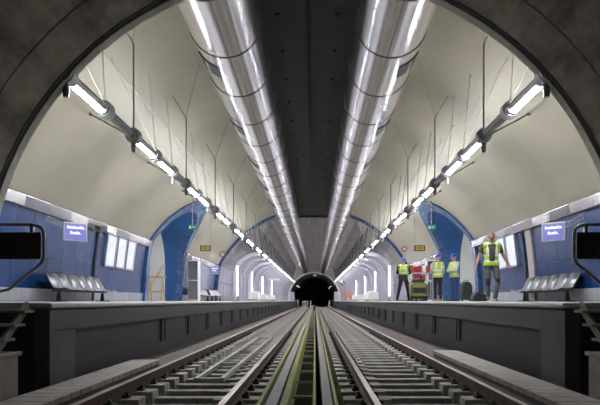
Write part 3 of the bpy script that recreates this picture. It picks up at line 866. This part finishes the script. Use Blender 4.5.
# round mirror on the right
e = empty('round_mirror', (4.25, 90, P)); tag(e, 'round convex mirror on a post far along the right platform', 'mirror')
MB().tube([(0, 0, 0), (0, 0, 2.3)], .04, 8).build('post', 'grey_metal', e)
MB().tube([(0, -.08, 2.65), (0, .05, 2.65)], .38, 20).build('rim', 'dark_metal', e); MB().ell((0, -.08, 2.65), (.33, .06, .33), 16).build('mirror_face', 'steel', e, smooth=True)
e = empty('orange_barrier', (4.9, 86, P)); tag(e, 'small orange barrier far along the right platform', 'barrier')
MB().box(-.35, .35, -.04, .04, .45, 1.25).build('panel', 'orange', e, bevel=.03); MB().box(-.35, -.28, -.25, .25, 0, .5).box(.28, .35, -.25, .25, 0, .5).build('feet', 'dark_metal', e)
# white posts on the track in the tunnel mouth
src = None
for k, (x, y) in enumerate(((-2.9, 108), (-2.1, 110), (-1.65, 108), (-1.25, 111), (-.62, 108), (2.75, 109))):
    if src is None:
        src = empty('marker_post'); MB().tube([(0, 0, 0), (0, 0, 1.15)], .09, 8).build('post', 'white', src); MB().tube([(0, 0, 1.15), (0, 0, 1.35)], .14, 8).build('cap', 'white', src)
        MB().box(-.15, .15, -.15, .15, -.05, .03).build('base', 'dark_metal', src); o = src
    else: o = copy_tree(src)
    o.location = (x, y, FL + .05 if k != 0 else -1.15)
    tag(o, f'small white post in front of the far tunnel mouth, {["leftmost", "second from left", "third from left", "fourth from left", "by the central drain", "alone on the right"][k]}', 'post', 'white posts before the far tunnel')
e = empty('tunnel_lamp', (0.1, YE + .5, .55 + 4.95 - .5)); tag(e, 'dim lamp at the crown of the far tunnel mouth', 'lamp'); MB().box(-.35, .35, -.1, .1, -.08, .08).build('housing', 'grey_metal', e); MB().box(-.3, .3, -.12, -.1, -.05, .05).build('lens', 'pale_glow', e); MB().tube([(0, 0, .05), (0, 0, .47)], .02, 6).build('rod', 'rod', e)

for k, (x, y) in enumerate(((-3.6, YE + 6), (3.6, YE + 10), (-3.6, YE + 18), (3.6, YE + 24))):  # lamps added to lift the dark inside of the far tunnel
    e = empty('added_tunnel_lamp', (x, y, 3.0)); tag(e, f'small added lamp inside the far tunnel, {["nearest left", "nearer right", "farther left", "farther right"][k]} one', 'lamp', 'added far tunnel lamps')
    sg = 1 if x > 0 else -1
    MB().box(-.1, .1, -.3, .3, -.08, .08).build('housing', 'grey_metal', e); MB().box(-sg * .12, -sg * .101, -.25, .25, -.06, .06).build('lens', 'tunnel_fill', e)
    MB().tube([(0, 0, 0), (sg * .72, 0, .1)], .03, 6).build('arm', 'rod', e)
# ------------------------------------------------------------------ people
def hull_capsule(bm, a, b, ra, rb, sq=None):
    a, b = Vector(a), Vector(b); vs = []
    for c, r in ((a, ra), (b, rb)):
        if isinstance(r, (int, float)): r = (r, r, r)
        for i in range(9):
            ph = PI * i / 8
            for j in range(12 if 0 < i < 8 else 1):
                th = 2 * PI * j / 12
                vs.append(bm.verts.new((c.x + r[0] * math.sin(ph) * math.cos(th), c.y + r[1] * math.sin(ph) * math.sin(th), c.z + r[2] * math.cos(ph))))
    res = bmesh.ops.convex_hull(bm, input=vs)
    kill = [v for v in set(res['geom_interior'] + res['geom_unused']) if isinstance(v, bmesh.types.BMVert) and v.is_valid]
    bmesh.ops.delete(bm, geom=kill, context='VERTS')

def remeshed(prims, voxel, smooth_it):
    me = bpy.data.meshes.new('tmp'); bm = bmesh.new()
    for (a, b, ra, rb, t) in prims:
        sub = bmesh.new(); hull_capsule(sub, a, b, ra, rb)
        bmesh.ops.recalc_face_normals(sub, faces=sub.faces)
        tm = bpy.data.meshes.new('t'); sub.to_mesh(tm); sub.free(); bm.from_mesh(tm); bpy.data.meshes.remove(tm)
    bm.to_mesh(me); bm.free()
    o = bpy.data.objects.new('tmp', me); col.objects.link(o)
    r = o.modifiers.new('r', 'REMESH'); r.mode = 'VOXEL'; r.voxel_size = voxel
    if smooth_it:
        sm = o.modifiers.new('s', 'SMOOTH'); sm.iterations = smooth_it; sm.factor = .5
    dg = bpy.context.evaluated_depsgraph_get(); ev = o.evaluated_get(dg); m2 = ev.to_mesh()
    V = np.empty(len(m2.vertices) * 3); m2.vertices.foreach_get('co', V); V = V.reshape(-1, 3)
    N = np.empty(len(m2.vertices) * 3); m2.vertices.foreach_get('normal', N); N = N.reshape(-1, 3)
    F = [tuple(p.vertices) for p in m2.polygons]
    ev.to_mesh_clear(); bpy.data.objects.remove(o); bpy.data.meshes.remove(me)
    return V, N, F
def classify(C, prims):
    best = np.full(len(C), 1e9); idx = np.zeros(len(C), int)
    for i, (a, b, ra, rb, t) in enumerate(prims):
        a = np.array(a, float); b = np.array(b, float); ab = b - a; L = max(1e-9, ab @ ab)
        tt = np.clip(((C - a) @ ab) / L, 0, 1); q = a + tt[:, None] * ab
        ra_ = np.array(ra if not isinstance(ra, (int, float)) else (ra,) * 3); rb_ = np.array(rb if not isinstance(rb, (int, float)) else (rb,) * 3)
        r = ra_ + tt[:, None] * (rb_ - ra_)
        d = C - q; l = np.linalg.norm(d / r, axis=1); dist = (l - 1) * r.mean(axis=1)
        m = dist < best; best[m] = dist[m]; idx[m] = i
    return idx

def person(label, loc, rot, J, mats, headturn=0.0, helmet=None, vest='hivis', hair=None, k=1.0, long_sleeve=None):
    """J: joint positions, figure faces -Y, z up; mats: shirt, sleeve, trouser, knee, boot, skin"""
    e = empty('person', loc, rot); tag(e, label, 'person'); e.scale = (k, k, k)
    mt = ['skin_', 'shirt', 'sleeve', 'trouser', 'knee', 'boot', 'eye', 'lips']
    names = [mats['skin'], mats['shirt'], mats['sleeve'], mats['trouser'], mats.get('knee', mats['trouser']), mats['boot'], 'eye', 'lips']
    pr = []
    def A(a, b, ra, rb, t): pr.append((tuple(a), tuple(b), ra, rb, t))
    pel = Vector(J['pelvis']); ch = Vector(J['chest']); nk = Vector(J['neck']); hd = Vector(J['head'])
    A(pel + Vector((-.055, 0, 0)), pel + Vector((.055, 0, 0)), (.125, .115, .12), (.125, .115, .12), 'trouser')
    A(pel + Vector((0, 0, .07)), pel + Vector((0, -.005, .17)), (.155, .11, .09), (.155, .108, .08), 'shirt')
    A(pel + Vector((0, -.01, .2)), ch, (.155, .112, .1), (.185, .122, .14), 'shirt')
    shl, shr = Vector(J['sh_l']), Vector(J['sh_r'])
    A(shl, shr, (.06, .065, .06), (.06, .065, .06), 'shirt')
    A(ch, nk - Vector((0, 0, .05)), (.16, .105, .1), (.07, .07, .04), 'shirt')
    A(nk - Vector((0, 0, .03)), hd - Vector((0, -.01, .06)), .056, .052, 'skin_')
    for sd in ('l', 'r'):
        sh, el, wr = Vector(J['sh_' + sd]), Vector(J['el_' + sd]), Vector(J['wr_' + sd])
        mid = sh.lerp(el, .55)
        if long_sleeve:
            A(sh, el, .064, .05, 'sleeve'); A(el, wr, .049, .037, 'sleeve')
        else:
            A(sh, mid, .064, .058, 'sleeve'); A(mid, el, .048, .042, 'skin_'); A(el, wr.lerp(el, .65), .041, .043, 'skin_'); A(wr.lerp(el, .65), wr, .043, .027, 'skin_')
        hp, kn, an = Vector(J['hip_' + sd]), Vector(J['kn_' + sd]), Vector(J['an_' + sd])
        A(hp, kn, (.095, .105, .1), (.068, .072, .07), 'trouser')
        A(kn + Vector((0, -.012, .05)), kn + Vector((0, -.012, -.06)), (.066, .066, .05), (.062, .06, .05), 'knee')
        A(kn, an + Vector((0, 0, .02)), (.066, .072, .07), (.058, .062, .05), 'trouser')
        fd = Vector(J['fd_' + sd]).normalized()
        A(an + Vector((0, 0, -.03)), an + Vector((0, 0, .01)), .048, .05, 'boot')
        A(an - fd * .05 - Vector((0, 0, .045)), an + fd * .15 - Vector((0, 0, .052)), (.043, .045, .036), (.045, .045, .028), 'boot')
    V, N, F = remeshed(pr, .0125, 4)
    C = np.array([V[list(f)].mean(axis=0) for f in F]); idx = classify(C, pr)
    mb = MB(); tags = [pr[i][4] for i in idx]
    mb.v = [tuple(v) for v in V]; mb.f = list(F); mb.m = [mt.index(t) for t in tags]
    # vest: an offset shell of the torso faces
    if vest:
        sel = [i for i, t in enumerate(tags) if t in ('shirt', 'sleeve') and pel.z - .02 < C[i][2] < nk.z - .0 and
               abs(C[i][0] - pel.x - (ch.x - pel.x) * .5) < .205 and not (C[i][1] < pel.y - .06 and abs(C[i][0] - ch.x) < .07 + max(0, C[i][2] - ch.z) * .2 and J.get('open_vest'))]
        sel += [i for i, t in enumerate(tags) if t == 'trouser' and pel.z - .05 < C[i][2] and i not in sel and abs(C[i][0] - pel.x) < .2]
        vb = MB(); vm = {}
        for i in sel:
            f = []
            for vi in F[i]:
                if vi not in vm:
                    vm[vi] = len(vb.v); p = V[vi] + N[vi] * .018; vb.v.append(tuple(p))
                f.append(vm[vi])
            vb.f.append(tuple(f)); zz = C[i][2] - pel.z
            st = (.04 < zz < .09) or (.18 < zz < .235)
            vert = abs(abs(C[i][0] - ch.x) - .105) < .022 and zz > .23
            vb.m.append(1 if (st or vert) else 0)
        vo = vb.build('safety_vest', [vest, 'reflect'], e, smooth=True)
        sm = vo.modifiers.new('t', 'SOLIDIFY'); sm.thickness = .008
        tag(vo, 'yellow-green high visibility vest with pale tape')
    # head
    hp_ = []
    def H(a, b, ra, rb, t): hp_.append((tuple(a), tuple(b), ra, rb, t))
    Z = Vector((0, 0, 0))
    H((0, .012, .03), (0, .02, .04), (.076, .092, .085), (.074, .088, .08), 'skin_')
    H((0, -.025, -.03), (0, -.03, -.075), (.060, .062, .05), (.040, .045, .032), 'skin_')
    H((0, -.095, .012), (0, -.112, -.028), .010, .015, 'skin_')
    H((-.035, -.083, .025), (.035, -.083, .025), .014, .014, 'skin_')
    for x in S:
        H((x * .078, .012, .012), (x * .080, .016, -.022), (.010, .020, .020), (.008, .014, .014), 'skin_')
        H((x * .04, -.07, -.02), (x * .035, -.07, -.035), .022, .02, 'skin_')
    V2, N2, F2 = remeshed(hp_, .007, 2)
    R = Matrix.Rotation(headturn, 3, 'Z') @ Matrix.Rotation(J.get('nod', 0), 3, 'X')
    hm = MB(); hm.add([tuple(R @ Vector(v) + hd) for v in V2], F2, 0)
    for x in S:
        c = R @ Vector((x * .031, -.087, .006)) + hd; hm.ell(tuple(c), (.010, .008, .006), 8, 6)
    c = R @ Vector((0, -.083, -.055)) + hd; hm.ell(tuple(c), (.022, .010, .005), 8, 7)
    mb.add(hm.v, hm.f, 0)
    for i in range(len(hm.f)): mb.m[-len(hm.f) + i] = hm.m[i]
    # hands
    for sd in ('l', 'r'):
        wr, el = Vector(J['wr_' + sd]), Vector(J['el_' + sd])
        hdv = Vector(J.get('hand_' + sd, wr - el)).normalized()
        pn = Vector(J.get('palm_' + sd, (1 if sd == 'r' else -1, 0, 0)))      # palm normal
        pn = (pn - hdv * pn.dot(hdv)).normalized(); side = hdv.cross(pn).normalized()
        if side.y > 0: side = -side                                  # thumb side forward
        hh = []
        pc = wr + hdv * .05
        for q in (-.027, -.009, .009, .027):
            hh.append((tuple(wr + hdv * .005 + side * q * .6), tuple(wr + hdv * .085 + side * q), .014, .012, 'skin_'))
        for q, L in ((.029, .066), (.010, .076), (-.009, .070), (-.027, .054)):
            a = wr + hdv * .085 + side * q; b_ = a + hdv * L * .5 + pn * .010; c_ = b_ + hdv * L * .38 + pn * .026
            hh.append((tuple(a), tuple(b_), .0098, .0088, 'skin_')); hh.append((tuple(b_), tuple(c_), .0088, .0072, 'skin_'))
        a = wr + hdv * .02 + side * .024; b_ = a + side * .03 + hdv * .032 + pn * .010; c_ = b_ + hdv * .034 + side * .004 + pn * .010
        hh.append((tuple(a), tuple(b_), .015, .0115, 'skin_')); hh.append((tuple(b_), tuple(c_), .0115, .0085, 'skin_'))
        V3, N3, F3 = remeshed(hh, .005, 1)
        mb.add([tuple(v) for v in V3], F3, 0)
    mb.build('body', names, e, smooth=True)
    if helmet:
        q = MB(); q.ell((0, .005, .045), (.112, .135, .105), 20, 0, zmin=0.0)
        q.prism([(-.11, .02), (.11, .02), (.095, -.12), (.05, -.165), (-.05, -.165), (-.095, -.12)], .035, .050, axis='z')
        q.tube([(0, .12, .075), (0, .06, .15), (0, -.05, .152), (0, -.11, .09)], .014, 6)
        q.v = [tuple(R @ Vector(v) + hd + Vector((0, 0, .015))) for v in q.v]
        tag(q.build('helmet', helmet, e, smooth=True), 'blue safety helmet')
    if hair:
        q = MB(); q.ell((0, .022, .042), (.082, .094, .082), 20, 0, zmin=-.05)
        q.v = [tuple(R @ Vector((v[0], v[1] + (.012 if v[2] < .06 and v[1] < 0 else 0), v[2])) + hd) for v in q.v]
        q.build('hair', hair, e, smooth=True)
    return e

def waist_bag(e):
    MB().prism([(-.17, 1.08), (.17, 1.08), (.19, .98), (.14, .84), (-.14, .84), (-.19, .98)], .11, .22).build('waist_bag', 'black', e, bevel=.02)
def base(**kw):
    J = dict(pelvis=(0, 0, .96), chest=(0, 0, 1.28), neck=(0, .005, 1.49), head=(0, -.02, 1.63),
             sh_l=(.185, 0, 1.42), sh_r=(-.185, 0, 1.42), el_l=(.25, .03, 1.13), el_r=(-.25, .03, 1.13), wr_l=(.27, -.04, .88), wr_r=(-.27, -.04, .88),
             hip_l=(.09, 0, .92), hip_r=(-.09, 0, .92), kn_l=(.10, -.02, .50), kn_r=(-.10, -.02, .50), an_l=(.11, .01, .085), an_r=(-.11, .01, .085),
             fd_l=(.15, -1, 0), fd_r=(-.15, -1, 0))
    J.update(kw); return J
# walking man without helmet, coming towards the viewer
J = base(open_vest=True, an_r=(-.05, .24, .13), kn_r=(-.10, -.04, .51), an_l=(.06, -.20, .085), kn_l=(.13, -.16, .50),
         el_r=(-.30, .05, 1.15), wr_r=(-.38, -.08, .92), el_l=(.30, .06, 1.15), wr_l=(.41, -.06, .94), palm_l=(-1, .3, 0), palm_r=(1, .3, 0))
person('man with short grey hair, charcoal shirt and yellow vest walking on the right platform', (4.73, 15.6, P), math.radians(-8), J,
       dict(skin='skin', shirt='charcoal', sleeve='charcoal', trouser='greytrouser', knee='navy', boot='boot_grey'), headturn=math.radians(-12), hair='hair', vest='hivis', k=1.03)
# legs apart, back to the viewer, at the platform edge
J = base(an_l=(.24, .10, .09), kn_l=(.17, -.0, .50), an_r=(-.20, -.12, .09), kn_r=(-.15, -.10, .50), el_l=(.27, -.08, 1.16), wr_l=(.14, -.27, 1.12),
         el_r=(-.27, -.08, 1.16), wr_r=(-.14, -.27, 1.10), palm_l=(0, 0, -1), palm_r=(0, 0, -1))
wk = person('worker in blue helmet, navy clothes and vest standing legs apart at the right platform edge', (3.93, 25.7, P), math.radians(165), J,
       dict(skin='skin2', shirt='navy', sleeve='navy', trouser='navy', boot='boot_black'), helmet='helmet_blue', vest='hivis', long_sleeve=True, k=1.05)
waist_bag(wk)
# back to the viewer, yellow vest, tan boots
J = base(el_l=(.25, -.06, 1.16), wr_l=(.10, -.24, 1.12), el_r=(-.24, .02, 1.14), wr_r=(-.24, -.16, .97), palm_l=(0, 0, -1))
person('worker in violet-blue helmet, yellow vest, dark trousers and tan boots, seen from behind', (4.95, 23.5, P), math.radians(195), J,
       dict(skin='skin2', shirt='paleshirt', sleeve='paleshirt', trouser='navy', boot='boot_tan'), helmet='helmet_violet', vest='hivis2', k=1.03)
# arms folded, facing left
J = base(el_l=(.24, -.10, 1.17), wr_l=(.02, -.26, 1.19), el_r=(-.24, -.10, 1.15), wr_r=(.0, -.25, 1.13), hand_l=(-1, 0, 0), hand_r=(1, 0, 0), palm_l=(0, 1, 0), palm_r=(0, 1, 0), nod=.1)
person('worker in blue helmet, yellow vest and blue jeans with folded arms before the blue passage', (5.55, 23.3, P), math.radians(-62), J,
       dict(skin='skin2', shirt='paleshirt', sleeve='paleshirt', trouser='denim', boot='boot_black'), helmet='helmet_blue', vest='hivis2', long_sleeve=True, k=1.03)

# luggage by the workers
e = empty('suitcase', (5.72, 22.2, P), .2); tag(e, 'tall dark grey rounded case standing behind the jeans worker', 'case')
q = MB(); q.prism([(-.2, .05), (.2, .05), (.22, .12), (.21, .55), (.15, .68), (.05, .73), (-.07, .73), (-.16, .68), (-.21, .55), (-.22, .12)], -.14, .14); q.build('body', 'bag', e, bevel=.04, smooth=True)
MB().tube([(-.08, 0, .7), (-.08, 0, .78), (.08, 0, .78), (.08, 0, .7)], .014, 6).build('handle', 'dark_metal', e)
for x in (-.14, .14): MB().tube([(x - .02, 0, .035), (x + .02, 0, .035)], .035, 10).build('wheel', 'black', e)
e = empty('tool_bag', (5.75, 20.6, P), .3); tag(e, 'low black tool bag on the floor beside the walking man', 'bag')
q = MB(); q.prism([(-.3, 0), (.3, 0), (.28, .2), (.12, .30), (.02, .26), (-.1, .34), (-.26, .18)], -.13, .13); q.build('body', 'bag', e, bevel=.03, smooth=True)
MB().tube([(-.12, 0, .26), (-.1, 0, .44), (.1, 0, .43), (.13, 0, .27)], .013, 6).build('handle', 'black', e)
# red and white crate rack and yellow machine between the workers
e = empty('equipment_rack', (4.85, 28.4, P)); tag(e, 'tall rack loaded with red and white gear behind the yellow machine', 'rack')
for x in (-.82, .82):
    for y in (-.25, .25): MB().tube([(x, y, 0), (x, y, 1.8)], .025, 6).build('post', 'grey_metal', e)
for z in (.9, 1.32): MB().box(-.86, .86, -.28, .28, z, z + .03).build('shelf', 'grey_metal', e)
random.seed(11)
xx = -.58; lbs = []
for z in (.93, 1.35):
    x = -.78; i = 0
    while x < .62:
        w = random.uniform(.15, .24); h = random.uniform(.30, .385); m_ = 'red' if (i + int(z > 1)) % 4 != 2 else 'white'
        o = MB().prism([(-w / 2, 0), (w / 2, 0), (w / 2 - .01, h), (-w / 2 + .03, h * .96)], -.2, .2).build('gear_case', m_, bevel=.02)
        o.location = (4.85 + x + w / 2, 28.4, P + z)
        tag(o, f'{m_} gear case on the {"upper" if z > 1 else "lower"} shelf of the rack, {["first", "second", "third", "fourth", "fifth", "sixth", "seventh", "eighth", "ninth", "tenth"][i]} from left', 'case', 'gear cases on the rack')
        x += w + .02; i += 1
e = empty('yellow_machine', (4.75, 26.9, P)); tag(e, 'low yellow-green machine on wheels between two workers', 'machine')
q = MB(); q.prism([(-.40, .22), (.40, .22), (.42, .6), (.30, .82), (-.30, .82), (-.42, .6)], -.35, .35); q.build('body', 'mach_yellow', e, bevel=.03)
MB().box(-.28, .28, -.37, -.351, .36, .60).build('front_grille', 'dark_metal', e)
for x in (-.32, .32):
    for y in (-.25, .25): MB().tube([(x - .05, y, .14), (x + .05, y, .14)], .14, 14).build('wheel', 'black', e, smooth=True)
MB().tube([(-.3, .3, .8), (-.3, .45, 1.0), (.3, .45, 1.0), (.3, .3, .8)], .02, 6).build('push_handle', 'grey_metal', e)
MB().box(-.34, .34, -.28, .28, .12, .23).build('chassis', 'dark_metal', e)
MB().box(-.26, .26, -.2, .2, .82, .98).build('engine_cover', 'dark_metal', e, bevel=.02)
for x in (-.34, .30): MB().box(x, x + .04, -.38, -.352, .3, .75).build('side_strip', 'dark_metal', e)
MB().tube([(.12, -.1, .98), (.12, -.1, 1.12)], .04, 8).build('exhaust', 'black', e)

# ------------------------------------------------------------------ camera, world
cam = bpy.data.cameras.new('camera'); co = bpy.data.objects.new('camera', cam); col.objects.link(co)
co.location = (.14, 0, 0); co.rotation_euler = (PI / 2, 0, 0)
cam.sensor_width = 36; cam.lens = 36; cam.shift_x = -15 / 600; cam.shift_y = 98 / 600; cam.clip_end = 400
scene.camera = co
w = bpy.data.worlds.new('world'); scene.world = w; w.use_nodes = True
w.node_tree.nodes['Background'].inputs[0].default_value = (.5, .5, .55, 1); w.node_tree.nodes['Background'].inputs[1].default_value = .02
vs = scene.view_settings; vs.view_transform = 'Standard'; vs.look = 'None'; vs.gamma = 1; vs.use_curve_mapping = False; vs.exposure = 0.62
